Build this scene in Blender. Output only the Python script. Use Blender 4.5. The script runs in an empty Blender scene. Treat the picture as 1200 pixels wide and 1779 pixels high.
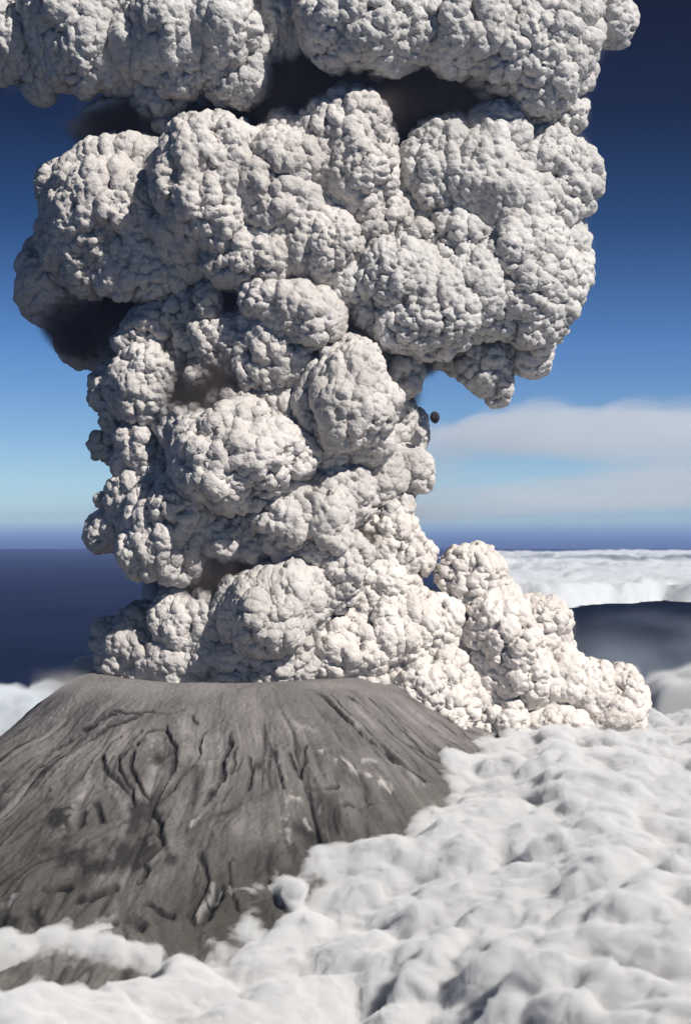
import bpy, math, random
import numpy as np
from mathutils import Vector

# ------------------------------------------------------------------ camera
KM = 1000.0
CAM_Z = 3.40                      # km, an aircraft looking level over the summit
EYE = 932.0                       # picture row of the eye level (photo pixels, 1200 x 1779)
F = 50.0 / 36.0 * 1779.0
S = bpy.context.scene
C = S.collection
cam_d = bpy.data.cameras.new('camera'); cam = bpy.data.objects.new('camera', cam_d); C.objects.link(cam)
cam.location = (0, 0, CAM_Z * KM)
PITCH = math.atan((EYE - 889.5) / F)
cam.rotation_euler = (math.pi / 2 + PITCH, 0, 0)
cam_d.lens = 50; cam_d.sensor_width = 36; cam_d.sensor_fit = 'AUTO'
cam_d.clip_start = 10; cam_d.clip_end = 2.0e6
S.camera = cam

# ------------------------------------------------------------------ sun and sky
SUN = Vector((0.56, -0.53, 0.67)).normalized()      # towards the sun
EL = math.asin(SUN.z); ROT = math.atan2(SUN.x, SUN.y)
W = bpy.data.worlds.new('World'); S.world = W; W.use_nodes = True
nt = W.node_tree; nt.nodes.clear()
def N(t, kind, **kw):
    n = t.nodes.new(kind)
    for k, v in kw.items():
        if k.startswith('i_'):
            key = k[2:]
            key = int(key) if key.isdigit() else key
            n.inputs[key].default_value = v
        else: setattr(n, k, v)
    return n
sky = N(nt, 'ShaderNodeTexSky', sky_type='NISHITA', sun_disc=False, sun_elevation=EL, sun_rotation=ROT,
        altitude=3400, air_density=1.0, dust_density=0.3, ozone_density=2.0)
tc = N(nt, 'ShaderNodeTexCoord'); sx = N(nt, 'ShaderNodeSeparateXYZ'); nt.links.new(tc.outputs['Generated'], sx.inputs[0])
mr = N(nt, 'ShaderNodeMapRange'); mr.inputs[1].default_value = -0.02; mr.inputs[2].default_value = 0.98
nt.links.new(sx.outputs[2], mr.inputs[0])
ramp = N(nt, 'ShaderNodeValToRGB')
def set_ramp(r, stops):
    e = r.color_ramp.elements
    while len(e) > 1: e.remove(e[-1])
    e[0].position = stops[0][0]; e[0].color = (*stops[0][1], 1)
    for p, c in stops[1:]:
        q = e.new(p); q.color = (*c, 1)
def elev(y): return ((EYE - y) / math.hypot(F, EYE - y) + 0.02)
set_ramp(ramp, [(elev(y), c) for y, c in [
    (956, (.10, .145, .29)), (945, (.14, .21, .42)), (932, (.25, .37, .70)), (919, (.46, .63, .88)), (905, (.86, 1.0, 1.0)), (850, (.80, .93, .95)), (750, (.60, .76, .86)),
    (600, (.37, .58, .83)), (400, (.125, .245, .39)), (200, (.055, .082, .145)), (20, (.050, .052, .085))]] + [(0.55, (.10, .085, .10)), (0.8, (.16, .13, .10))])
nt.links.new(mr.outputs[0], ramp.inputs[0])
mx = N(nt, 'ShaderNodeMix', data_type='RGBA', blend_type='MULTIPLY'); mx.inputs[0].default_value = 1
nt.links.new(sky.outputs[0], mx.inputs[6]); nt.links.new(ramp.outputs[0], mx.inputs[7])
bg = N(nt, 'ShaderNodeBackground'); bg.inputs[1].default_value = 0.10
nt.links.new(mx.outputs[2], bg.inputs[0])
wo = N(nt, 'ShaderNodeOutputWorld'); nt.links.new(bg.outputs[0], wo.inputs[0])
sun_d = bpy.data.lights.new('sun', 'SUN'); sun_d.energy = 5.0; sun_d.angle = math.radians(0.5); sun_d.color = (1, 0.965, 0.91)
sun = bpy.data.objects.new('sun', sun_d); C.objects.link(sun); sun.location = (0, 0, 20 * KM)
sun.rotation_euler = SUN.to_track_quat('Z', 'Y').to_euler()
vs = S.view_settings; vs.view_transform = 'Standard'; vs.look = 'None'; vs.exposure = 0.0; vs.gamma = 1
S.render.engine = 'CYCLES'
S.cycles.diffuse_bounces = 1; S.cycles.glossy_bounces = 1; S.cycles.transmission_bounces = 1
S.cycles.volume_bounces = 1; S.cycles.max_bounces = 4; S.cycles.use_denoising = True; S.cycles.use_adaptive_sampling = True; S.cycles.adaptive_threshold = 0.025

# ------------------------------------------------------------------ helpers
def tag(o, label=None, cat=None, group=None, kind=None):
    for k, v in (('label', label), ('category', cat), ('group', group), ('kind', kind)):
        if v: o[k] = v
    return o
def at(px, py, D):
    """the point (km) seen in photo pixel px, py at distance D km along the view"""
    return np.array([(px - 600) / F * D, D, CAM_Z + (EYE - py) / F * D])
def make_mesh(name, verts, quads, mat, parent=None, smooth=True, attr=None, loc=None):
    me = bpy.data.meshes.new(name)
    v = np.asarray(verts, np.float32) * KM
    o = bpy.data.objects.new(name, me)
    off = np.array(loc if loc is not None else (0, 0, 0), np.float32) * KM
    me.vertices.add(len(v)); me.vertices.foreach_set('co', (v - off).ravel())
    q = np.asarray(quads, np.int32); k = q.shape[1]
    me.loops.add(q.size); me.loops.foreach_set('vertex_index', q.ravel())
    me.polygons.add(len(q)); me.polygons.foreach_set('loop_start', np.arange(0, q.size, k, dtype=np.int32))
    if smooth: me.polygons.foreach_set('use_smooth', np.ones(len(q), bool))
    if attr:
        for an, av in attr.items():
            if av.ndim == 2:
                a = me.color_attributes.new(an, 'FLOAT_COLOR', 'POINT')
                a.data.foreach_set('color', np.concatenate([av, np.ones((len(av), 1))], 1).astype(np.float32).ravel())
            else:
                a = me.attributes.new(an, 'FLOAT', 'POINT'); a.data.foreach_set('value', av.astype(np.float32))
    me.update(calc_edges=True)
    if mat: me.materials.append(mat)
    C.objects.link(o)
    o.location = off
    if parent: o.parent = parent; o.location = off - np.array(parent.location)
    return o
def empty(name, loc):
    o = bpy.data.objects.new(name, None); C.objects.link(o); o.location = np.array(loc) * KM; o.empty_display_size = 100
    return o
rng = np.random.default_rng(5)
TBL = rng.random((64, 64, 64, 3), dtype=np.float32)
def worley(p, seed=0):
    """distance to the nearest and second nearest feature point, in cells"""
    p = np.asarray(p, np.float32); i = np.floor(p).astype(np.int32); f = p - i
    d1 = np.full(len(p), 9, np.float32); d2 = d1.copy()
    s = seed * 17
    for dx in (-1, 0, 1):
        for dy in (-1, 0, 1):
            for dz in (-1, 0, 1):
                r = TBL[(i[:, 0] + dx + s) & 63, (i[:, 1] + dy + s * 3) & 63, (i[:, 2] + dz + s * 5) & 63]
                v = r * 0.85 + np.array([dx, dy, dz], np.float32) - f
                d = v[:, 0] ** 2 + v[:, 1] ** 2 + v[:, 2] ** 2
                d2 = np.minimum(d2, np.maximum(d1, d)); d1 = np.minimum(d1, d)
    return d1, d2                   # squared
def vnoise(p, seed=0):
    """smooth value noise -1..1 in three dimensions"""
    p = np.asarray(p, np.float32); i = np.floor(p).astype(np.int32); f = p - i; u = f * f * (3 - 2 * f)
    s = seed * 13; out = 0
    for dx in (0, 1):
        for dy in (0, 1):
            for dz in (0, 1):
                r = TBL[(i[:, 0] + dx + s) & 63, (i[:, 1] + dy + s * 3) & 63, (i[:, 2] + dz + s * 7) & 63, 0]
                w = (u[:, 0] if dx else 1 - u[:, 0]) * (u[:, 1] if dy else 1 - u[:, 1]) * (u[:, 2] if dz else 1 - u[:, 2])
                out = out + r * w
    return out * 2 - 1
def fbm(p, o=4, seed=0):
    a, t, s = 1.0, 0, 0
    for k in range(o):
        t = t + a * vnoise(np.asarray(p) * 2 ** k, seed + k); s += a; a *= 0.5
    return t / s
def normals(v, q):
    a, b, c, d = v[q[:, 0]], v[q[:, 1]], v[q[:, 2]], v[q[:, 3]]
    n = np.cross(c - a, d - b); out = np.empty_like(v)
    for k in range(3):
        t = 0
        for j in range(4): t = t + np.bincount(q[:, j], weights=n[:, k], minlength=len(v))
        out[:, k] = t
    out /= np.linalg.norm(out, axis=1, keepdims=True) + 1e-12
    return out
_cs = {}
def cube_sphere(n):
    if n in _cs: return _cs[n]
    g = np.arange(n + 1); A, B = np.meshgrid(g, g, indexing='ij'); V = []; Q = []; base = 0
    idx = (A[:-1, :-1] * (n + 1) + B[:-1, :-1]).ravel()
    for ax in range(3):
        for sg in (0, n):
            P = np.zeros((n + 1, n + 1, 3), int); P[..., ax] = sg; P[..., (ax + 1) % 3] = A; P[..., (ax + 2) % 3] = B
            V.append(P.reshape(-1, 3))
            q = np.stack([idx, idx + n + 1, idx + n + 2, idx + 1], 1)
            if sg == 0: q = q[:, ::-1]
            Q.append(q + base); base += (n + 1) ** 2
    V = np.concatenate(V); Q = np.concatenate(Q)
    key = (V[:, 0] * (n + 1) + V[:, 1]) * (n + 1) + V[:, 2]
    _, fi, inv = np.unique(key, return_index=True, return_inverse=True)
    U = V[fi] / n * 2 - 1; U = np.tan(U * math.pi / 4 * 0.999); U /= np.linalg.norm(U, axis=1, keepdims=True)
    _cs[n] = (U.astype(np.float32), inv.ravel()[Q].astype(np.int32))
    return _cs[n]

# ------------------------------------------------------------------ materials
def new_mat(name):
    m = bpy.data.materials.new(name); m.use_nodes = True; t = m.node_tree
    return m, t, t.nodes['Principled BSDF']
def ash_mat(name, col, var, bump=1.0):
    m, t, b = new_mat(name)
    b.inputs['Roughness'].default_value = 1; b.inputs['Specular IOR Level'].default_value = 0
    g = N(t, 'ShaderNodeNewGeometry')
    n1 = N(t, 'ShaderNodeTexNoise'); n1.inputs['Scale'].default_value = 1 / 260.0; n1.inputs['Detail'].default_value = 5
    t.links.new(g.outputs['Position'], n1.inputs['Vector'])
    r = N(t, 'ShaderNodeValToRGB'); set_ramp(r, [(0.35, var), (0.62, col)])
    t.links.new(n1.outputs[0], r.inputs[0]); t.links.new(r.outputs[0], b.inputs['Base Color'])
    v = N(t, 'ShaderNodeTexVoronoi', feature='SMOOTH_F1'); v.inputs['Scale'].default_value = 1 / 21.0; v.inputs['Detail'].default_value = 1.5
    v.inputs['Smoothness'].default_value = 0.6
    t.links.new(g.outputs['Position'], v.inputs['Vector'])
    iv = N(t, 'ShaderNodeMath', operation='MULTIPLY'); iv.inputs[1].default_value = -1; t.links.new(v.outputs['Distance'], iv.inputs[0])
    bp = N(t, 'ShaderNodeBump'); bp.inputs['Strength'].default_value = 0.7; bp.inputs['Distance'].default_value = 6.5 * bump
    t.links.new(iv.outputs[0], bp.inputs['Height']); t.links.new(bp.outputs[0], b.inputs['Normal'])
    return m
ASH = ash_mat('ash_grey', (0.665, 0.622, 0.590), (0.52, 0.484, 0.455))
ASH_WARM = ash_mat('ash_cream', (0.79, 0.725, 0.675), (0.68, 0.62, 0.575))
ASH_TOP = ash_mat('ash_pale', (0.665, 0.637, 0.612), (0.52, 0.496, 0.476))

# ------------------------------------------------------------------ volcano
MX, MY = -0.72, 9.0
RIM = 1.0; RIM_Z = 2.56
def cone_z(r):
    q = r - RIM
    z = RIM_Z - 0.62 * q + 0.035 * q * q
    ins = RIM_Z - 0.10 * (RIM - r)
    k = 0.30
    t = np.clip((q + k) / (2 * k), 0, 1)
    z = np.where(q > k, z, np.where(q < -k, ins, ins * (1 - t) + (RIM_Z - 0.62 * q) * t - 0.035 * np.sin(t * math.pi)))
    return np.maximum(z, -0.05)
def ray_to_cone(px, py):
    d = np.array([(px - 600) / F, 1, (EYE - py) / F]); lo = 5.0
    for D in np.arange(4.0, 10.5, 0.01):
        p = d * D; z = CAM_Z + p[2]
        if z < cone_z(np.array([math.hypot(p[0] - MX, p[1] - MY)]))[0]: return p[0], p[1]
    return None
# traced gullies: (width px, depth m, darkness, points)
GUL = [
 (7, 40, .8, [(262,1397),(224,1421),(185,1449),(147,1474),(100,1497),(40,1530),(0,1560)]),
 (6, 30, .9, [(262,1404),(280,1421),(278,1446),(285,1470),(268,1492),(252,1500),(259,1515),(245,1535)]),
 (5, 28, .8, [(241,1397),(220,1372),(185,1344),(180,1320),(196,1295),(210,1285)]),
 (5, 28, .9, [(259,1379),(241,1365),(231,1337),(238,1295),(259,1274),(290,1260),(297,1281),(308,1309),(301,1334),(280,1369),(269,1390)]),
 (4, 24, .7, [(238,1390),(210,1344),(206,1316),(224,1292),(245,1271)]),
 (4, 24, .6, [(269,1390),(297,1365),(329,1327),(350,1302),(350,1274),(367,1253),(385,1250)]),
 (6, 26, .8, [(402,1274),(398,1300),(388,1320),(388,1355),(380,1365)]),
 (4, 16, .6, [(398,1345),(408,1330),(409,1300)]),
 (7, 20, .9, [(372,1368),(358,1390)]),
 (4, 14, .5, [(400,1365),(372,1395),(335,1430)]),
 (5, 22, .7, [(70,1327),(35,1369),(0,1383)]),
 (5, 22, .7, [(87,1386),(35,1439),(0,1477)]),
 (5, 22, .6, [(161,1334),(115,1386),(80,1425),(20,1470)]),
 (4, 20, .6, [(130,1310),(75,1375),(40,1410),(0,1440)]),
 (9, 20, 1., [(118,1286),(140,1272),(165,1262)]),
 (7, 18, 1., [(150,1262),(178,1248),(198,1240)]),
 (6, 18, .9, [(170,1278),(190,1262),(222,1256),(245,1240)]),
 (6, 18, .8, [(135,1300),(165,1285),(180,1272)]),
 (5, 18, .8, [(108,1290),(85,1308),(60,1340)]),
 (5, 14, .8, [(198,1232),(225,1238),(262,1236)]),
 (4, 14, .7, [(262,1240),(300,1238),(318,1235)]),
 (4, 14, .7, [(335,1240),(342,1250)]),
 (7, 30, .85, [(554,1211),(575,1228),(596,1250),(620,1278),(645,1302),(690,1335),(732,1362)]),
 (4, 16, .7, [(603,1218),(640,1242),(662,1262)]),
 (4, 16, .7, [(640,1222),(666,1246),(700,1275),(732,1302)]),
 (5, 16, .7, [(700,1292),(715,1297),(732,1303)]),
 (3, 12, .6, [(655,1250),(700,1290),(740,1320),(765,1345)]),
 (3, 12, .5, [(570,1212),(620,1258),(680,1310),(745,1362)]),
 (6, 24, .8, [(473,1316),(484,1348),(491,1376)]),
 (5, 20, .7, [(500,1325),(520,1360)]), (5, 20, .7, [(533,1317),(527,1340),(520,1362)]),
 (5, 18, .6, [(432,1312),(436,1345),(432,1370)]),
 (5, 14, .7, [(540,1383),(560,1386),(585,1388)]), (4, 10, .6, [(590,1415),(640,1412)]),
 (6, 14, .8, [(680,1384),(672,1372)]),
 (14, 45, 1., [(372,1562),(360,1585),(345,1597)]), (9, 40, 1., [(388,1540),(378,1560)]),
 (6, 30, .7, [(350,1490),(362,1530),(345,1570),(330,1590)]),
 (9, 40, 1., [(468,1530),(482,1560),(488,1580)]), (5, 20, .6, [(395,1500),(402,1550),(415,1580)]),
 (14, 40, 1., [(190,1600),(160,1620),(130,1640)]), (9, 30, 1., [(120,1555),(95,1560),(82,1557)]),
 (9, 30, .9, [(200,1545),(170,1562),(140,1568)]), (12, 30, .9, [(60,1590),(75,1620)]),
 (10, 25, .9, [(225,1590),(250,1610)]), (8, 20, .8, [(262,1570),(300,1590)]),
 (8, 20, .8, [(148,1415),(140,1440)]), (8, 24, .9, [(172,1395),(182,1430)]),
 (5, 14, .8, [(640,1500),(620,1518),(600,1526)]), (5, 14, .8, [(775,1418),(750,1425)]),
]
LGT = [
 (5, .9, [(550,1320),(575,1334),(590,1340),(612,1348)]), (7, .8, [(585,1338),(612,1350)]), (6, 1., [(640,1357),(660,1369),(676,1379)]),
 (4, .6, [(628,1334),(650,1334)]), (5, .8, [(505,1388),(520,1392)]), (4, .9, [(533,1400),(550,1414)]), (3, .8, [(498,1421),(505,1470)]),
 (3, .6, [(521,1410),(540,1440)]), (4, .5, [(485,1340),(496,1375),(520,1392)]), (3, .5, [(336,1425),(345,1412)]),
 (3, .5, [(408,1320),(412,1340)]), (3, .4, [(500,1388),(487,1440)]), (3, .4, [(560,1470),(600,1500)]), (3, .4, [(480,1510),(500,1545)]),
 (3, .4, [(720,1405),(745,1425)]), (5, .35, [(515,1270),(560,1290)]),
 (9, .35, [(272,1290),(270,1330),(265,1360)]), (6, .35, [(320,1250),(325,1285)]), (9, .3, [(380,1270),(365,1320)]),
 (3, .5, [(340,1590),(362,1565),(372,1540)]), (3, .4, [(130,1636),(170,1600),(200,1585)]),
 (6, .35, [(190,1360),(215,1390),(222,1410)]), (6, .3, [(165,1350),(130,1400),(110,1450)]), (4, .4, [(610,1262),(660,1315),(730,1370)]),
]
def to_ground(pts):
    out = [ray_to_cone(*p) for p in pts]
    return np.array([p for p in out if p is not None])
def seg_dist(X, Y, P, jit):
    d = np.full(X.shape, 9.0, np.float32)
    for a, b in zip(P[:-1], P[1:]):
        ab = b - a; t = np.clip(((X - a[0]) * ab[0] + (Y - a[1]) * ab[1]) / (ab @ ab + 1e-9), 0, 1)
        d = np.minimum(d, np.hypot(X - a[0] - t * ab[0], Y - a[1] - t * ab[1]))
    return d
def build_volcano():
    nt_, nr = 1900, 720
    u = np.linspace(-1, 1, nt_, endpoint=False)
    th = -math.pi / 2 + math.pi * (0.72 * u + 0.28 * u ** 3)          # finer towards the camera
    rr = np.concatenate([np.linspace(0.02, 0.85, 40, endpoint=False), np.linspace(0.85, 3.3, nr - 100, endpoint=False), np.linspace(3.3, 7.0, 60)])
    T, R = np.meshgrid(th, rr, indexing='ij'); t = T.ravel(); r = R.ravel()
    X = MX + r * np.cos(t); Y = MY + r * np.sin(t)
    z = cone_z(r)
    z = z - 0.24 * np.clip(-1.55 - X, 0, 1) * np.clip((Y - 7.6) / 1.0, 0, 1)
    z = z - 0.35 * np.clip(Y - MY - 0.1, 0, 2) * np.clip((1.3 - r) / 0.3, 0, 1)
    q = np.clip((r - RIM) / 0.5, 0, 1)
    # radial gullies: noise long down the slope, narrow across it, sideways warped
    warp = 0.06 * fbm(np.stack([X * 1.6, Y * 1.6, X * 0], 1), 3, 3)
    tt = t + warp
    def radial(k, kr, seed):
        n = fbm(np.stack([tt * k, r * kr, np.full_like(r, seed)], 1), 2, seed)
        return np.minimum(np.abs(n) * 2.2, 0.8) - 0.35, np.exp(-(n / 0.055) ** 2)
    (ra, ga), (rb, gb), (rc, gc), (rd, gd) = radial(7, 0.9, 2), radial(16, 1.5, 4), radial(36, 2.4, 6), radial(80, 5, 8)
    dn = np.clip((r - 1.2) / 0.4, 0, 1)
    rid = ra * 0.085 + rb * 0.045 * (0.4 + 0.6 * dn) + rc * 0.011 * dn + rd * 0.003
    mask = q * (0.55 + 0.45 * np.clip(fbm(np.stack([X * 1.1, Y * 1.1, X * 0 + 5], 1), 2, 9) * 2 + 0.3, -0.6, 1))
    z = z + rid * mask * 0.85
    z = z + 0.055 * fbm(np.stack([X * 1.4, Y * 1.4, X * 0], 1), 3, 12) * (0.3 + q) + 0.014 * fbm(np.stack([X * 7, Y * 7, X * 0], 1), 5, 15) * (0.35 + 0.65 * q)
    z = z + 0.003 * vnoise(np.stack([X * 60, Y * 60, X * 0], 1), 15)
    z = z + 0.035 * fbm(np.stack([X * 2.4, Y * 2.4, X * 0 + 2], 1), 4, 17) * np.exp(-((r - 1.0) / 0.3) ** 2)
    # broad rises that bulge between the long ravines
    dark = np.zeros_like(z); light = np.zeros_like(z)
    wob = 0.018 * fbm(np.stack([X * 16, Y * 14, X * 0], 1), 3, 21); wob2 = 0.018 * fbm(np.stack([X * 16, Y * 14, X * 0 + 7], 1), 3, 23)
    Xw, Yw = X + wob, Y + wob2
    brk = np.clip(0.95 + 1.4 * fbm(np.stack([X * 11, Y * 11, X * 0], 1), 3, 25), 0.4, 1)
    brl = np.clip(0.6 + 3.5 * fbm(np.stack([X * 20, Y * 20, X * 0], 1), 3, 27), 0, 1)
    def stroke(P, w, fn):
        lo = P.min(0) - 6 * w; hi = P.max(0) + 6 * w
        ix = np.nonzero((Xw > lo[0]) & (Xw < hi[0]) & (Yw > lo[1]) & (Yw < hi[1]))[0]
        if len(ix): fn(ix, seg_dist(Xw[ix], Yw[ix], P, 0))
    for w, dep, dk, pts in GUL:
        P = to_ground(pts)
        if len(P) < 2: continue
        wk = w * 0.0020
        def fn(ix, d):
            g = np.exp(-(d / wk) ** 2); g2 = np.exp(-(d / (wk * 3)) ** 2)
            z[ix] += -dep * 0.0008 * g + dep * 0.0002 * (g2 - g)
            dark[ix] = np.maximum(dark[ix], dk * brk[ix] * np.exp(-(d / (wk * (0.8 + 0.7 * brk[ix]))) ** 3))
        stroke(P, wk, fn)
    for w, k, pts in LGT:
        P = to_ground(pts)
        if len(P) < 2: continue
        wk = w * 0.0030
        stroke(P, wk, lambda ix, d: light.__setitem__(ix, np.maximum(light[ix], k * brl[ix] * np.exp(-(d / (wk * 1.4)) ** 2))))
    # rubble in the grooves of the procedural gullies
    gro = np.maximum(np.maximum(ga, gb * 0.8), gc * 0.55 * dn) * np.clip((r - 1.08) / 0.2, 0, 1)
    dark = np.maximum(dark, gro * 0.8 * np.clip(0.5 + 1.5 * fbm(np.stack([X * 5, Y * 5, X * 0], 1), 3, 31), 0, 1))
    streak = 0.6 + 0.6 * fbm(np.stack([tt * 45, r * 3.0, X * 0], 1), 4, 35) * np.clip((r - 0.9) / 0.4, 0, 1)
    patch = np.clip(fbm(np.stack([tt * 14 + 5, r * 4.5, X * 0], 1), 4, 37) * 3.6 - 0.6, 0, 1) * np.clip((r - 1.15) / 0.3, 0, 1) * np.clip(0.8 + 1.5 * fbm(np.stack([X, Y, X * 0], 1), 2, 39) - 0.6 * (X + 1), 0, 1)
    dark = np.maximum(dark, patch * 0.8)
    low = np.clip((r - 1.45) / 0.9, 0, 1) * np.clip(0.7 + 0.6 * fbm(np.stack([X * 2, Y * 2, X * 0], 1), 4, 33), 0, 1)
    V = np.stack([X, Y, z], 1)
    n1 = len(rr); i = np.arange(nt_)[:, None]; j = np.arange(n1 - 1)[None]
    a = (i * n1 + j); b = (((i + 1) % nt_) * n1 + j)
    Q = np.stack([a, a + 1, b + 1, b], -1).reshape(-1, 4)[:, ::-1]
    m, tr, bs = new_mat('ash_covered_rock')
    bs.inputs['Roughness'].default_value = 0.95; bs.inputs['Specular IOR Level'].default_value = 0.1
    g = N(tr, 'ShaderNodeNewGeometry')
    def attr_(nm):
        a_ = N(tr, 'ShaderNodeAttribute'); a_.attribute_name = nm; return a_.outputs['Fac']
    def mixc(fac, ca, cb):
        mm = N(tr, 'ShaderNodeMix', data_type='RGBA')
        for s_, v_ in ((0, fac), (6, ca), (7, cb)):
            if isinstance(v_, tuple): mm.inputs[s_].default_value = (*v_, 1)
            else: tr.links.new(v_, mm.inputs[s_])
        return mm.outputs[2]
    nz = N(tr, 'ShaderNodeTexNoise'); nz.inputs['Scale'].default_value = 1 / 420; nz.inputs['Detail'].default_value = 10; nz.inputs['Roughness'].default_value = 0.65
    tr.links.new(g.outputs['Position'], nz.inputs['Vector'])
    nzr = N(tr, 'ShaderNodeMapRange'); nzr.inputs[1].default_value = 0.40; nzr.inputs[2].default_value = 0.60; tr.links.new(nz.outputs[0], nzr.inputs[0])
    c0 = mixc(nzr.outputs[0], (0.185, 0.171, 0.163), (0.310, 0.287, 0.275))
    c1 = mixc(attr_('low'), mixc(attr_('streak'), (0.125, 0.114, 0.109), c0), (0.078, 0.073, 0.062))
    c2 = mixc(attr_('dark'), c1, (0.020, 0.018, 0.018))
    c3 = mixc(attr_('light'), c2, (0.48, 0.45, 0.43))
    tr.links.new(c3, bs.inputs['Base Color'])
    bp = N(tr, 'ShaderNodeBump'); bp.inputs['Strength'].default_value = 0.8; bp.inputs['Distance'].default_value = 14
    n2 = N(tr, 'ShaderNodeTexNoise'); n2.inputs['Scale'].default_value = 1 / 45; n2.inputs['Detail'].default_value = 6; n2.inputs['Roughness'].default_value = 0.7
    tr.links.new(g.outputs['Position'], n2.inputs['Vector']); tr.links.new(n2.outputs[0], bp.inputs['Height']); tr.links.new(bp.outputs[0], bs.inputs['Normal'])
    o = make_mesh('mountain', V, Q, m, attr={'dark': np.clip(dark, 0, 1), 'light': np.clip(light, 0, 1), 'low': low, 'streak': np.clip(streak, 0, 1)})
    tag(o, 'ash-covered grey volcano flank cut by dark gullies', 'mountain', kind='structure')
build_volcano()

# ------------------------------------------------------------------ ground far below
def build_ground():
    m, t, b = new_mat('forest_floor')
    b.inputs['Roughness'].default_value = 1; b.inputs['Specular IOR Level'].default_value = 0
    g = N(t, 'ShaderNodeNewGeometry'); nz = N(t, 'ShaderNodeTexNoise'); nz.inputs['Scale'].default_value = 1 / 9000; nz.inputs['Detail'].default_value = 9
    t.links.new(g.outputs['Position'], nz.inputs['Vector'])
    r = N(t, 'ShaderNodeValToRGB'); set_ramp(r, [(0.35, (0.005, 0.011, 0.034)), (0.65, (0.010, 0.018, 0.050))])
    t.links.new(nz.outputs[0], r.inputs[0]); t.links.new(r.outputs[0], b.inputs['Base Color'])
    n = 96; a = np.linspace(0, 2 * math.pi, n, endpoint=False); rs = np.array([0.001, 3, 8, 20, 50, 120, 400])
    V = np.array([[r_ * math.cos(x), r_ * math.sin(x), 0] for r_ in rs for x in a])
    Q = [[k * n + i, (k + 1) * n + i, (k + 1) * n + (i + 1) % n, k * n + (i + 1) % n] for k in range(len(rs) - 1) for i in range(n)]
    tag(make_mesh('ground', V, Q, m), 'dark blue forested lowland reaching the horizon', 'ground', kind='structure')
build_ground()

# ------------------------------------------------------------------ ash billows
LOBES = []; SMALL = []
D0 = 8.9                                # distance of the column's axis, km
PX = D0 / F                             # km per photo pixel there
def billow(name, x, y, rx, rz, t=0.0, ry=None, parent=None, mat=None, sp=2.05, seed=0, a1=0.35, fine=1.0, tilt=0.0, st=(1, 1, 1)):
    """x, y, rx, rz in hundredths of a drawing seen from the south; t = how far it bulges towards the south"""
    D = D0 - t * PX
    c = at(x, y, D); k = D / F
    if ry is None: ry = (rx + rz) * 0.5
    R = (rx * ry * rz) ** (1 / 3)
    n = int(max(12, 1.45 * R / sp)); U, Q = cube_sphere(n)
    rad = np.array([rx, ry, rz]) * k * 0.90
    v = U * rad
    if tilt:
        ca, sa = math.cos(tilt), math.sin(tilt); v = np.stack([v[:, 0] * ca + v[:, 2] * sa, v[:, 1], -v[:, 0] * sa + v[:, 2] * ca], 1)
    v = (v + c).astype(np.float32)
    if sp < 4 and sp > 1: LOBES.append((c, rad * 1.05))
    Rk = R * k
    w = v / (1.5 * Rk) + seed * 3.3
    v = v + 0.30 * Rk * np.stack([vnoise(w, 43), vnoise(w, 44), vnoise(w, 45)], 1)
    if st == (1, 1, 1) and seed % 5 in (1, 3): st = (1.15, 1, 0.6)
    sts = np.array(st, np.float32)
    lv = [(0.78 * Rk, 1.25 * a1 * Rk), (0.40 * Rk, 0.70 * a1 * Rk), (30 * PX, 15 * PX * fine), (14 * PX, 9 * PX * fine), (7.5 * PX, 4.2 * PX * fine)]
    for li, (cell, amp) in enumerate(lv):
        if cell < sp * 2.2 * PX: break
        if li == 1 and cell < 30 * PX: continue
        nn = normals(v, Q)
        w = v / cell * sts if li < 3 else v / cell
        if li < 4: w = w + 0.36 * np.stack([fbm(w * 1.2, 2, 40), fbm(w * 1.2, 2, 42), fbm(w * 1.2, 2, 44)], 1)
        d1, d2 = worley(w, seed * 5 + li * 3 + 1)
        if li >= 2: amp = amp * np.clip(1.0 + 0.8 * vnoise(v / (75 * PX), 47), 0.5, 1.5)
        h = np.sqrt(np.clip(1 - d1 / (0.80 if li < 2 else 0.66), 0, 1)) - (0.58 if li < 2 else 0.5)
        v = (v + nn * (amp * h)[:, None]).astype(np.float32)
    if parent is not None and parent.name == 'ash_column' and (rx * rz < 800 or sp > 4):
        SMALL.append((v, Q)); return None
    return make_mesh(name, v, Q, mat, parent, loc=c)
def thing(name, label, cat, loc):
    return tag(empty(name, loc), label, cat, kind='thing')
col = thing('ash_column', 'towering grey-white ash column of cauliflower billows rising from the summit crater', 'ash column', at(430, 1200, D0))
B = lambda par, mat, rows, **kw: [billow('ash_billow', *r[:5], parent=par, mat=mat, seed=i + kw.get('s0', 0), **{**{k: v for k, v in kw.items() if k != 's0'}, **(r[5] if len(r) > 5 else {})}) for i, r in enumerate(rows)]
# inner core, mostly seen as the dark gaps between lobes
B(col, ASH, [
 (440,1150,165,130,-150), (430,1000,180,150,-150), (460,860,200,140,-150), (430,700,190,150,-150), (490,560,230,140,-160),
 (480,390,290,180,-170), (620,200,320,110,-190), (850,400,120,190,-150)], sp=4.5, s0=0)
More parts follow.
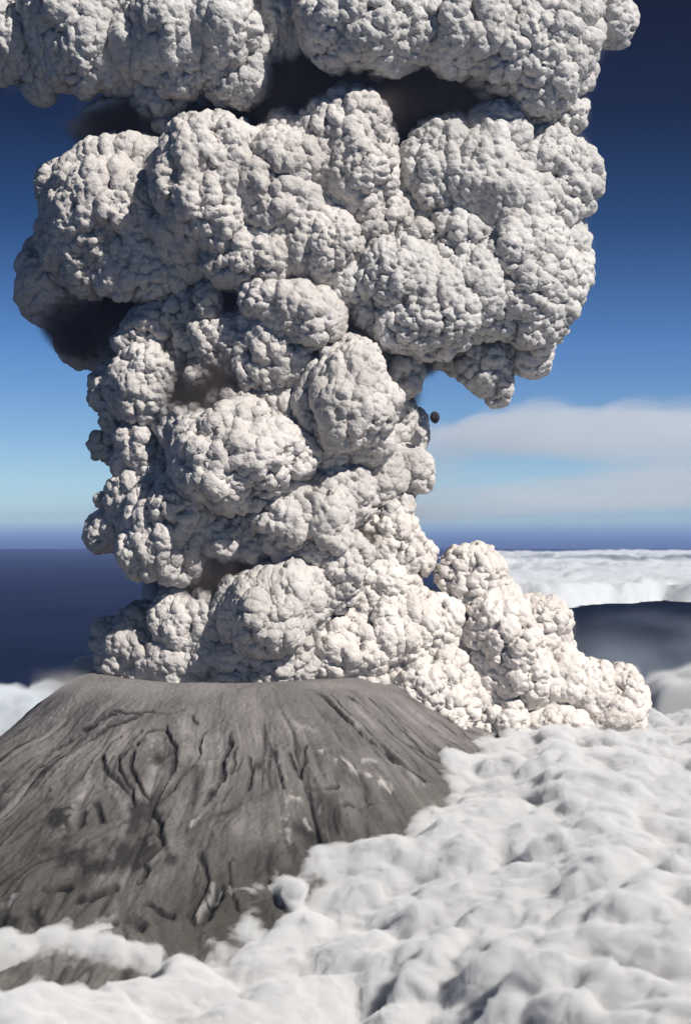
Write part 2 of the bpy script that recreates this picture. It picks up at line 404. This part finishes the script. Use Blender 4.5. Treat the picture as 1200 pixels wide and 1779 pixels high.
# middle head
B(col, ASH, [
 (380,335,112,125,60), (500,315,105,115,70), (597,285,78,105,75), (340,420,70,60,50), (440,440,75,60,95), (560,420,85,70,80), (640,395,60,80,40),
 (195,378,98,105,-20), (160,440,75,70,0), (235,460,80,60,20), (130,350,50,60,-40), (240,300,80,55,0), (310,470,40,30,40), (120,294,15,8,-10), (146,268,13,8,0), (104,505,12,8,-40), (80,425,9,10,-60), (500,205,24,9,60), (405,470,30,20,110), (470,470,26,16,115), (285,385,26,36,60), (350,235,36,16,60), (290,215,22,8,20),
 (128,500,78,84,-130,{'fine':.7}), (160,562,74,62,-150,{'fine':.7}), (92,450,46,56,-140,{'fine':.7}),
 ], s0=11)
B(col, ASH_TOP, [
 (800,300,115,110,0), (935,310,90,90,-30), (870,410,110,100,0), (960,430,62,80,-20), (915,500,85,75,-10), (745,260,60,60,-40),
 (985,275,42,45,-10), (930,560,50,38,0), (860,330,70,70,40), (845,630,55,45,-60,{'tilt':.5}), (915,615,38,38,-60), (790,610,40,30,-60), (862,668,22,32,-50,{'tilt':.4}),
 (690,350,50,60,20), (690,480,75,70,90), (745,520,95,70,70), (815,500,65,70,50), (640,520,40,50,60), (700,560,60,40,50), (760,440,50,40,40), (690,262,22,26,-10), (720,400,26,20,90), (850,565,40,20,30), (960,345,30,26,20), (890,370,28,24,70), (745,330,26,30,60), (590,470,60,50,70)], s0=31)
# neck
B(col, ASH, [
 (520,540,82,52,110,{'tilt':.25}), (265,575,58,50,-10), (335,560,52,60,10), (400,590,80,50,50), (470,625,85,50,70), (350,630,40,45,30), (410,640,60,40,50),
 (262,670,62,70,30), (190,680,24,45,-30), (192,775,24,20,-20), (610,690,92,88,110), (700,640,32,50,20), (620,770,60,45,60), (545,640,50,40,60),
 (425,785,112,85,110), (350,760,50,50,60), (510,715,60,50,60), (250,800,50,45,10), (345,655,17,19,75), (215,598,14,12,20), (362,522,20,36,75), (195,730,14,16,0), (478,700,24,16,95), (330,800,22,34,80), (230,760,26,16,40), (575,795,30,14,100), (185,870,16,14,10), (300,715,16,12,60), (340,900,20,26,95), (440,560,22,18,95), (385,690,22,10,90), (300,840,60,45,30), (290,745,40,20,20),
 (240,880,55,55,10), (190,915,35,40,-10), (300,925,92,75,70), (390,930,60,60,60), (435,935,35,50,80), (530,890,95,75,90), (265,960,50,40,40), (350,975,60,35,40),
 (680,740,42,55,-40), (714,750,24,36,-90), (708,815,36,36,0), (655,820,55,50,20), (672,880,46,42,0), (600,850,50,50,60)], s0=61)
base = []
B(col, ASH, [
 (470,1070,92,88,90), (555,1000,75,50,70), (345,1085,75,70,40), (400,1150,80,55,60), (320,1140,70,55,40), (500,1150,60,50,80),
 (340,1010,60,45,-10), (430,1100,24,20,110), (380,1060,22,18,80), (520,1120,24,26,110), (300,1175,26,14,60), (225,1160,20,26,30), (545,955,34,18,95), (410,1000,60,40,10), (590,960,60,40,50), (330,1180,60,35,50), (460,1180,80,35,60)], s0=101)
B(col, ASH_WARM, [(660,950,70,60,10), (640,1030,75,75,10), (720,960,28,30,-10), (610,1130,75,80,20)], s0=121)
lp = thing('ash_puff', 'small rounded grey ash puff spilling over the crater rim beside the column', 'ash cloud', at(240, 1185, D0))
B(lp, ASH, [(235,1110,62,62,10,{'st':(1,1,.5)}), (195,1105,36,30,0), (270,1140,60,50,20), (215,1150,38,38,15)], s0=131)
fl = thing('ash_flow', 'cream ash flow billowing down behind the volcano towards the cloud sea', 'ash flow', at(860, 1270, D0))
B(fl, ASH_WARM, [
 (690,1090,80,80,0), (750,1110,60,70,-10), (640,1190,80,60,20), (720,1190,75,70,30), (780,1190,60,60,20), (813,1005,52,48,-40), (850,1050,60,50,-40),
 (800,1090,50,50,-40), (860,1110,75,70,-20), (935,1095,60,60,-50), (900,1170,75,70,-20), (830,1190,50,60,0), (780,1240,60,40,20), (860,1250,60,40,0),
 (960,1180,60,60,-50), (1010,1210,55,50,-60), (1075,1215,45,48,-80), (950,1250,80,35,-30), (1050,1255,70,35,-60), (880,1080,50,50,-50), (990,1120,10,10,-60)], s0=151)
cn = thing('ash_canopy', 'vast overhanging ash cloud spreading across the top above the dark gap', 'ash cloud', at(560, 100, D0))
B(cn, ASH_TOP, [
 (20,80,60,70,0), (66,120,34,46,-10), (-40,20,100,100,-30), (130,40,90,110,0,{'st':(1,1,.5)}), (210,68,76,90,30,{'st':(1,1,.5)}), (300,50,86,92,50,{'st':(1,1,.5)}),
 (195,188,52,18,-20), (275,165,50,32,10), (400,80,90,100,60,{'st':(1,1,.5)}), (430,130,45,35,60), (320,220,40,12,-10), (470,190,34,14,-20), (500,20,70,90,20),
 (630,30,100,95,110), (720,50,60,70,110), (560,60,40,40,90), (560,20,60,60,90),
 (800,40,90,90,70), (880,60,100,90,50), (850,98,85,40,40), (950,130,60,60,60), (970,60,80,80,60), (1050,15,48,60,0), (980,190,40,40,0), (1000,110,30,50,10), (940,160,46,28,-10)], s0=181)
B(cn, ASH_TOP, [
 (300,-170,310,150,-110), (800,-160,320,150,-90), (550,10,420,80,-130), (550,-220,500,150,-170)], sp=5, s0=221)

_n = np.cumsum([0] + [len(v) for v, q in SMALL])
make_mesh('small_billows', np.concatenate([v for v, q in SMALL]), np.concatenate([q + _n[i] for i, (v, q) in enumerate(SMALL)]), ASH, col, loc=at(430, 1200, D0))['kind'] = 'stuff'
SMALL.clear()
# ------------------------------------------------------------------ cloud sea
def cloud_h(X, Y):
    """height of the cloud tops over the plan, km"""
    H = 1.55 + 0.42 * np.clip((X + 0.95) / 2.1, 0, 1) + 0.05 * np.clip(X, 0, 4)
    H = H + 0.18 * np.clip((Y - 6.0) / 2.5, 0, 1) * np.clip(X + .2, 0, 1)
    H = H + 0.16 * np.clip(-0.9 - X, 0, 0.6) * np.clip((Y - 6.0) / 0.1, 0, 1) + 0.08 * np.clip((5.55 - Y) / 0.15, 0, 1) * np.clip(-0.4 - X, 0, 1)
    H = H + 0.09 * np.exp(-((X + 0.15) / 0.5) ** 2 - ((Y - 6.7) / 0.5) ** 2)
    H = H + 0.16 * np.exp(-((X - 0.48) ** 2 + (Y - 7.9) ** 2) / 0.10)
    H = H + 0.12 * fbm(np.stack([X * .9, Y * .9, X * 0], 1), 3, 51)
    H = H - 1.5 * np.clip((-0.72 - X) / 0.35, 0, 1) * np.exp(-((Y - 5.86) / 0.19) ** 2) + 0.06 * np.clip((5.7 - Y) / 0.2, 0, 1) * np.clip(-X, 0, 1)
    H = np.minimum(H, 3.33 - 0.142 * Y + 0.10 * np.clip(Y - 9.5, -2, 0) ** 2)
    back = np.clip((Y - 11.5) / 1.0, 0, 1) * np.clip((X - 1.6) / 1.0, 0, 1)
    H = H + 0.25 * back
    left = 0.9 + 1.6 * np.exp(-(((X + 1.88) / 0.36) ** 2 + ((Y - 10.8) / 0.4) ** 2) ** 2)
    return np.where((Y > 7.5) & (X < -0.6), left, H)
PUFFS = [(0.46, 0.15), (0.24, 0.12), (0.115, 0.055), (0.06, 0.018)]
def volume_grid(name, dens_fn, lo, hi, res, mat, parent=None, blur=0):
    """a cloud of varying density: the field is worked out here and handed to a Volume Cube node"""
    xs = [np.linspace(lo[k], hi[k], res[k]) for k in range(3)]
    G = np.stack(np.meshgrid(*xs, indexing='ij'), -1).reshape(-1, 3).astype(np.float32)
    d = dens_fn(G).astype(np.float32).reshape([int(k) for k in res])
    if blur:
        for ax_ in range(3):
            for _ in range(blur): d = 0.5 * d + 0.25 * np.roll(d, 1, ax_) + 0.25 * np.roll(d, -1, ax_)
        for ax_ in range(3): e_ = np.moveaxis(d, ax_, 0); e_[0] = 0; e_[-1] = 0
    d = d.ravel()
    me = bpy.data.meshes.new(name)
    me.vertices.add(len(d)); 
    a = me.attributes.new('d', 'FLOAT', 'POINT'); a.data.foreach_set('value', d)
    o = bpy.data.objects.new(name, me); C.objects.link(o)
    ng = bpy.data.node_groups.new(name, 'GeometryNodeTree')
    ng.interface.new_socket('Geometry', in_out='INPUT', socket_type='NodeSocketGeometry')
    ng.interface.new_socket('Geometry', in_out='OUTPUT', socket_type='NodeSocketGeometry')
    L = ng.links.new
    gi = ng.nodes.new('NodeGroupInput'); go = ng.nodes.new('NodeGroupOutput')
    vc = ng.nodes.new('GeometryNodeVolumeCube')
    vc.inputs['Min'].default_value = [v * KM for v in lo]; vc.inputs['Max'].default_value = [v * KM for v in hi]
    for k, ax in enumerate('XYZ'): vc.inputs['Resolution ' + ax].default_value = res[k]
    pos = ng.nodes.new('GeometryNodeInputPosition'); sep = ng.nodes.new('ShaderNodeSeparateXYZ'); L(pos.outputs[0], sep.inputs[0])
    def math_(op, a, b):
        n = ng.nodes.new('ShaderNodeMath'); n.operation = op
        for i, x in enumerate((a, b)):
            if x is None: continue
            if isinstance(x, (int, float)): n.inputs[i].default_value = x
            else: L(x, n.inputs[i])
        return n.outputs[0]
    idx = None; stride = [res[1] * res[2], res[2], 1]
    for k in range(3):
        s_ = math_('ROUND', math_('MULTIPLY', math_('SUBTRACT', sep.outputs[k], lo[k] * KM), (res[k] - 1) / ((hi[k] - lo[k]) * KM)), None)
        # whole numbers above 2**24 do not fit a float: keep the sum as integers
        ci = ng.nodes.new('FunctionNodeFloatToInt'); L(s_, ci.inputs[0])
        mi = ng.nodes.new('FunctionNodeIntegerMath'); mi.operation = 'MULTIPLY'; L(ci.outputs[0], mi.inputs[0]); mi.inputs[1].default_value = stride[k]
        if idx is None: idx = mi.outputs[0]
        else:
            ad = ng.nodes.new('FunctionNodeIntegerMath'); ad.operation = 'ADD'; L(idx, ad.inputs[0]); L(mi.outputs[0], ad.inputs[1]); idx = ad.outputs[0]
    si = ng.nodes.new('GeometryNodeSampleIndex'); si.data_type = 'FLOAT'; si.domain = 'POINT'
    na = ng.nodes.new('GeometryNodeInputNamedAttribute'); na.data_type = 'FLOAT'; na.inputs['Name'].default_value = 'd'
    L(gi.outputs[0], si.inputs['Geometry']); L(na.outputs[0], si.inputs['Value']); L(idx, si.inputs['Index'])
    L(si.outputs[0], vc.inputs['Density'])
    sm = ng.nodes.new('GeometryNodeSetMaterial'); sm.inputs['Material'].default_value = mat
    L(vc.outputs[0], sm.inputs[0]); L(sm.outputs[0], go.inputs[0])
    md = o.modifiers.new('density', 'NODES'); md.node_group = ng
    if parent: o.parent = parent
    return o
def vol_mat(name, dens, col=(0.98, 0.98, 0.98), aniso=0.0, step=1.0, ragged=0):
    m = bpy.data.materials.new(name); m.use_nodes = True; t = m.node_tree; t.nodes.clear()
    o = N(t, 'ShaderNodeOutputMaterial'); v = N(t, 'ShaderNodeVolumePrincipled'); t.links.new(v.outputs[0], o.inputs['Volume'])
    v.inputs['Density'].default_value = dens; v.inputs['Color'].default_value = (*col, 1); v.inputs['Anisotropy'].default_value = aniso
    if ragged:
        # fine wisps smaller than the grid eat into the soft edge
        v.inputs['Density Attribute'].default_value = ''
        a = N(t, 'ShaderNodeAttribute'); a.attribute_name = 'density'
        g = N(t, 'ShaderNodeNewGeometry'); nz = N(t, 'ShaderNodeTexNoise'); nz.inputs['Scale'].default_value = 1 / ragged
        nz.inputs['Detail'].default_value = 2.5; nz.inputs['Roughness'].default_value = 0.6; nz.inputs['Distortion'].default_value = 0.5
        t.links.new(g.outputs['Position'], nz.inputs['Vector'])
        m1 = N(t, 'ShaderNodeMapRange'); m1.inputs[1].default_value = 0.30; m1.inputs[2].default_value = 0.70; m1.inputs[4].default_value = 0.34
        t.links.new(nz.outputs[0], m1.inputs[0])
        m2 = N(t, 'ShaderNodeMath', operation='SUBTRACT'); t.links.new(a.outputs['Fac'], m2.inputs[0]); t.links.new(m1.outputs[0], m2.inputs[1])
        m3 = N(t, 'ShaderNodeMath', operation='MULTIPLY', use_clamp=True); m3.inputs[1].default_value = 2.0; t.links.new(m2.outputs[0], m3.inputs[0])
        m4 = N(t, 'ShaderNodeMath', operation='MULTIPLY'); m4.inputs[1].default_value = dens; t.links.new(m3.outputs[0], m4.inputs[0])
        t.links.new(m4.outputs[0], v.inputs['Density'])
    m.cycles.volume_step_rate = step
    return m
def puffed(P, d, seed, puffs=PUFFS, scale=1.0, warp=0.10):
    """adds heaped rounded tops to the depth below the smooth surface"""
    P = P / np.float32(scale)
    P = P + warp * np.stack([vnoise(P * 2.5, 61), vnoise(P * 2.5, 62), vnoise(P * 2.5, 63)], 1)
    for li, (cell, amp) in enumerate(puffs):
        d1, d2 = worley(P * np.array([1, 1, 0.8], np.float32) / cell, seed + li)
        d = d + amp * scale * (np.clip(1 - d1 / 0.85, 0, 1) ** 0.8 - 0.62)
    return d + 0.075 * scale * fbm(P / np.float32(0.30), 4, 77)
def cloud_bank(name, label, hfun, lo, hi, res, mat, seed, scale=1.0, soft=0.07, sink=0.14, band=0.45):
    def dens(G):
        s_ = hfun(G[:, 0], G[:, 1]) - G[:, 2]
        ix = np.nonzero((s_ > -band) & (s_ < band))[0]
        out = np.where(s_ > 0, 1.0, 0.0).astype(np.float32)
        out[ix] = np.clip(puffed(G[ix], s_[ix], seed, scale=scale) / soft, 0, 1)
        return out
    # the dense heart of the bank, and the vapour that thins out round it
    nx, ny = int(res[0]), int(res[1])
    X, Y = np.meshgrid(np.linspace(lo[0], hi[0], nx), np.linspace(lo[1], hi[1], ny), indexing='ij')
    X = X.ravel(); Y = Y.ravel(); H = hfun(X, Y); Z = H.copy()
    Z = H.copy()
    for k in range(3): Z = 0.4 * Z + 0.6 * (H + puffed(np.stack([X, Y, Z], 1).astype(np.float32), 0 * X, seed, scale=scale))
    Z = np.maximum(Z - sink, lo[2])
    i = np.arange(nx - 1)[:, None]; j = np.arange(ny - 1)[None]; a = i * ny + j
    Q = np.stack([a, a + ny, a + ny + 1, a + 1], -1).reshape(-1, 4)
    Q = Q[(Z[Q] > lo[2] + 1e-4).any(1)]
    used = np.unique(Q); mp = np.zeros(nx * ny, int); mp[used] = np.arange(len(used))
    V = np.stack([X, Y, Z], 1)[used]; Q = mp[Q]
    o = make_mesh(name, V, Q, CLOUD)
    tag(o, label, 'clouds', kind='stuff')
    volume_grid('vapour', dens, lo, hi, res, mat, o, blur=1)
    return o
CLOUD = new_mat('cloud_white')[0]
_b = CLOUD.node_tree.nodes['Principled BSDF']
_b.inputs['Base Color'].default_value = (0.66, 0.675, 0.69, 1); _b.inputs['Roughness'].default_value = 1; _b.inputs['Specular IOR Level'].default_value = 0
def build_clouds():
    lo, hi = (-2.9, 2.8, 1.2), (4.3, 13.4, 2.5); vx = (0.022, 0.026, 0.021)
    res = [int((hi[k] - lo[k]) / vx[k]) for k in range(3)]
    cloud_bank('clouds', 'rolling white cloud sea lapping round the foot of the volcano', cloud_h, lo, hi, res, vol_mat('cloud_vapour', 0.13, col=(0.995, 0.995, 0.998), aniso=-0.2, ragged=120, step=1.2), 70)
    def back_h(X, Y):
        return 0.5 + 1.09 * np.clip(1.3 - (np.abs(X + 4.5) / 1.9) ** 2, 0, 1) * np.clip(1.4 - (np.abs(Y - 16.5) / 1.4) ** 2, 0, 1) + 0.25 * np.clip(X + 3.8, 0, 1)
    cloud_bank('clouds', 'sunlit white cloud showing behind the left flank of the volcano', back_h, (-7.2, 14.4, 1.0), (-2.1, 18.8, 2.3), (150, 110, 40), vol_mat('cloud_vapour', 0.012, col=(0.93, 0.97, 1.0), aniso=-0.3, ragged=160), 75, sink=0.20, soft=0.12)
    def far_h(X, Y):
        edge = np.clip((X - (0.050 * Y - 1.0)) / 2.5, 0, 1) * np.clip((Y - 25.5 - 0.12 * X + 7 * fbm(np.stack([X * .35, Y * .2, X * 0], 1), 3, 88)) / 4, 0, 1)
        n = fbm(np.stack([X * .22, Y * .12, X * 0], 1), 5, 91)
        return 0.1 + 2.02 * edge * np.clip(0.96 + 2.2 * n * np.clip((60 - Y) / 20, 0.3, 1), 0, 1.12)
    cloud_bank('clouds', 'distant flat white cloud layer reaching the horizon on the right', far_h, (0, 24, 1.96), (36, 98, 2.8), (320, 360, 28), vol_mat('far_vapour', 0.006, col=(0.95, 0.98, 1.0), aniso=-0.1), 80, scale=1.8, soft=0.25, sink=0.07, band=0.9)
    def mid_h(X, Y):
        n = fbm(np.stack([X * .55 + 4, Y * .25, X * 0 + 3], 1), 5, 93)
        cover = np.clip(n * 5 + 1.0 + 1.1 * np.clip((16.2 - Y) / 1.5, 0, 1), 0, 1) * np.clip((X - 2.4 - (Y - 14) * 0.06) / 0.7, 0, 1)
        return 0.0 + cover * (1.58 + 0.40 * np.clip((16.5 - Y) / 2, 0, 1)) * np.clip((20.6 - Y) / 1, 0, 1)
    cloud_bank('clouds', 'broken low clouds over the dark lowland beyond the end of the ash flow', mid_h, (2.2, 13.6, 1.40), (8.0, 21, 2.4), (220, 190, 36), vol_mat('mid_vapour', 0.03, aniso=-0.3), 85, scale=1.2, sink=0.36, soft=0.12, band=0.6)
    def cirrus(G):
        X, Y, Z = G.T
        u = X / 66.0; e = (Z - CAM_Z) / 66.0           # bearing and height over the eye, as slopes
        n = fbm(np.stack([X * .10, Y * .08, Z * .5], 1), 5, 95)
        n2 = fbm(np.stack([X * .045, Y * .05, Z * .9 + X * 0.05], 1), 4, 97)
        dm = np.sqrt(np.clip(1 - worley(np.stack([X / 2.4, Y / 2.4, Z / 2.4], 1), 98)[0], 0, 1))
        top = 0.057 + 0.22 * np.clip(u - 0.05, 0, 0.075) + 0.020 * dm + 0.012 * n
        m = np.clip((top - e) / 0.004, 0, 1) * np.clip((e - 0.009 - 0.05 * (u - 0.06) * (u < 0.3)) / 0.010, 0, 1)
        hole = np.exp(-(((u - 0.125 - 0.5 * (e - 0.046)) / 0.055) ** 2 + ((e - 0.048 + 0.06 * (u - 0.1)) / 0.0085) ** 2))
        m = m * np.clip(0.75 + 1.1 * n + 1.3 * n2 - 1.2 * hole, 0.03, 1)
        return m * np.clip(1.3 - (np.abs(Y - 66 - 2 * n) / 5.0) ** 2, 0, 1)
    o = volume_grid('cirrus_cloud', cirrus, (1.5, 59, 3.9), (34, 73, 10.4), (200, 28, 116), vol_mat('ice_vapour', 0.00020, col=(0.97, 0.99, 1.0), aniso=-0.4, step=1.0))
    tag(o, 'thin pale high cloud sheet streaked across the sky on the right', 'cirrus', kind='stuff')
def build_mist():
    def dens(G):
        X, Y, Z = G.T
        n = fbm(np.stack([X * .5, Y * .2, Z * 1.5], 1), 5, 141)
        return (0.10 + np.clip(2.6 * n - 0.25, 0, 1)) * np.clip((X - 2.0) / 3, 0, 1) * np.clip((Z - 0.4) / 0.3, 0, 1) * np.clip((1.9 - Z) / 0.5, 0, 1)
    o = volume_grid('mist', dens, (2, 20.5, 0.3), (22, 44, 2.0), (160, 120, 16), vol_mat('blue_mist', 0.00014, col=(0.80, 0.88, 1.0), aniso=-0.3, step=2))
    tag(o, 'blue-violet mist in torn shreds over the far lowland', 'mist', kind='stuff')
build_clouds(); build_mist()
# smoky volume below the canopy; elsewhere its dark colour stands in for shaded folds
def build_smoke_shade():
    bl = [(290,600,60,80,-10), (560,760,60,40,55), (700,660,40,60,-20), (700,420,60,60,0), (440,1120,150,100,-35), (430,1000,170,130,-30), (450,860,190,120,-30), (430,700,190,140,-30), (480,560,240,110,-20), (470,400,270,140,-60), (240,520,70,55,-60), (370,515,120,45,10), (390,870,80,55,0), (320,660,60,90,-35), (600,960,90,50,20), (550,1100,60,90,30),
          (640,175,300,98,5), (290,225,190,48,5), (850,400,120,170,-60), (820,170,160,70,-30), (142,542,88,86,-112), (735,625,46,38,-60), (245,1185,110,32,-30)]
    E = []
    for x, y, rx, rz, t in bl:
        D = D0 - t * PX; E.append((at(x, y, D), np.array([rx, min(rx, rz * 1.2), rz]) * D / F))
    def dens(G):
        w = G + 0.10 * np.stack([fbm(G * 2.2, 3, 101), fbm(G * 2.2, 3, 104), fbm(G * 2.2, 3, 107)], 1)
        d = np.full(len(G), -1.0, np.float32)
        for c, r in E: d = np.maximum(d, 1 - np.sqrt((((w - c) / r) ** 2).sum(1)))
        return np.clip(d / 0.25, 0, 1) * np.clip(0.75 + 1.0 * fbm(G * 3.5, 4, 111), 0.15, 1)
    o = volume_grid('smoke_shade', dens, (-2.4, 7.9, 2.45), (1.7, 10.4, 7.0), (136, 83, 150), vol_mat('dark_smoke_shade', 0.022, col=(0.20, 0.175, 0.165)))
    tag(o, 'dark brown smoky volume below the canopy, its dark colour also put in as shade between the ash billows', 'smoke_shade', kind='stuff')
build_smoke_shade()
def build_veil():
    lo = np.array([-2.45, 7.6, 2.4]); hi = np.array([2.2, 10.2, 7.0]); vx = 0.034
    res = [int(v) for v in (hi - lo) / vx]
    ax = [np.linspace(lo[k], hi[k], res[k]) for k in range(3)]
    sd = np.full(res, -1.0, np.float32)
    for c, r in LOBES:
        sl = []
        for k in range(3):
            a = np.searchsorted(ax[k], c[k] - r[k] * 1.3 - 0.1); b = np.searchsorted(ax[k], c[k] + r[k] * 1.3 + 0.1); sl.append(slice(a, b))
        if any(q.stop <= q.start for q in sl): continue
        g = np.meshgrid(*[ax[k][sl[k]] for k in range(3)], indexing='ij')
        q = np.sqrt(sum(((g[k] - c[k]) / r[k]) ** 2 for k in range(3)))
        sd[tuple(sl)] = np.maximum(sd[tuple(sl)], ((1 - q) * r.min()).astype(np.float32))
    sd = sd.ravel()
    def dens(G):
        out = np.zeros(len(G), np.float32); ix = np.nonzero((sd > -0.14) & (sd < 0.08))[0]
        P = G[ix]; n = fbm(P * 3.2, 4, 121)
        out[ix] = np.clip(1 - (np.abs(sd[ix] - 0.012 - 0.05 * n) / 0.060), 0, 1) * np.clip(0.35 + 1.6 * n, 0, 1)
        rr = np.hypot(G[:, 0] - MX, G[:, 1] - MY)
        jx = np.nonzero((rr < 1.35) & (G[:, 2] < 2.75))[0]; P = G[jx]
        rim = np.clip(1 - np.abs(P[:, 2] - 2.50) / 0.09, 0, 1) * np.clip(1 - np.abs(rr[jx] - 1.0) / 0.25, 0, 1) * np.clip(0.5 + 2.2 * fbm(P * 3.5, 4, 131), 0, 1)
        out[jx] = np.maximum(out[jx], rim)
        return out
    o = volume_grid('dust', dens, tuple(lo), tuple(hi), res, vol_mat('pale_dust', 0.0035, col=(0.86, 0.82, 0.79)))
    tag(o, 'thin pale dust veiling the edges of the ash billows', 'dust', kind='stuff')
build_veil()
def build_clot():
    m, t, b = new_mat('clot_rock'); b.inputs['Base Color'].default_value = (0.03, 0.028, 0.027, 1); b.inputs['Roughness'].default_value = 1
    o = billow('ash_clot', 755, 724, 6, 9, 40, mat=m, sp=0.6, seed=3, a1=.55, fine=.2)
    tag(o, 'tiny dark ash clot falling alone in open sky beside the column', 'ash clot', kind='thing')
build_clot()
# ------------------------------------------------------------------ air
def build_haze():
    n = 8; V = [[x, y, z] for x in (-410, 410) for y in (-410, 410) for z in (-0.6, 9.5)]
    Q = [[0, 1, 3, 2], [4, 6, 7, 5], [0, 4, 5, 1], [2, 3, 7, 6], [0, 2, 6, 4], [1, 5, 7, 3]]
    m = bpy.data.materials.new('air'); m.use_nodes = True; t = m.node_tree; t.nodes.clear()
    o = N(t, 'ShaderNodeOutputMaterial'); v = N(t, 'ShaderNodeVolumePrincipled'); t.links.new(v.outputs[0], o.inputs['Volume'])
    v.inputs['Density'].default_value = 2.3e-6; v.inputs['Color'].default_value = (0.38, 0.52, 1.0, 1)
    tag(make_mesh('haze', V, Q, m, smooth=False), 'thin blue air fading the distant land', 'haze', kind='stuff')
build_haze()
S.cycles.volume_bounces = 4; S.cycles.max_bounces = 6
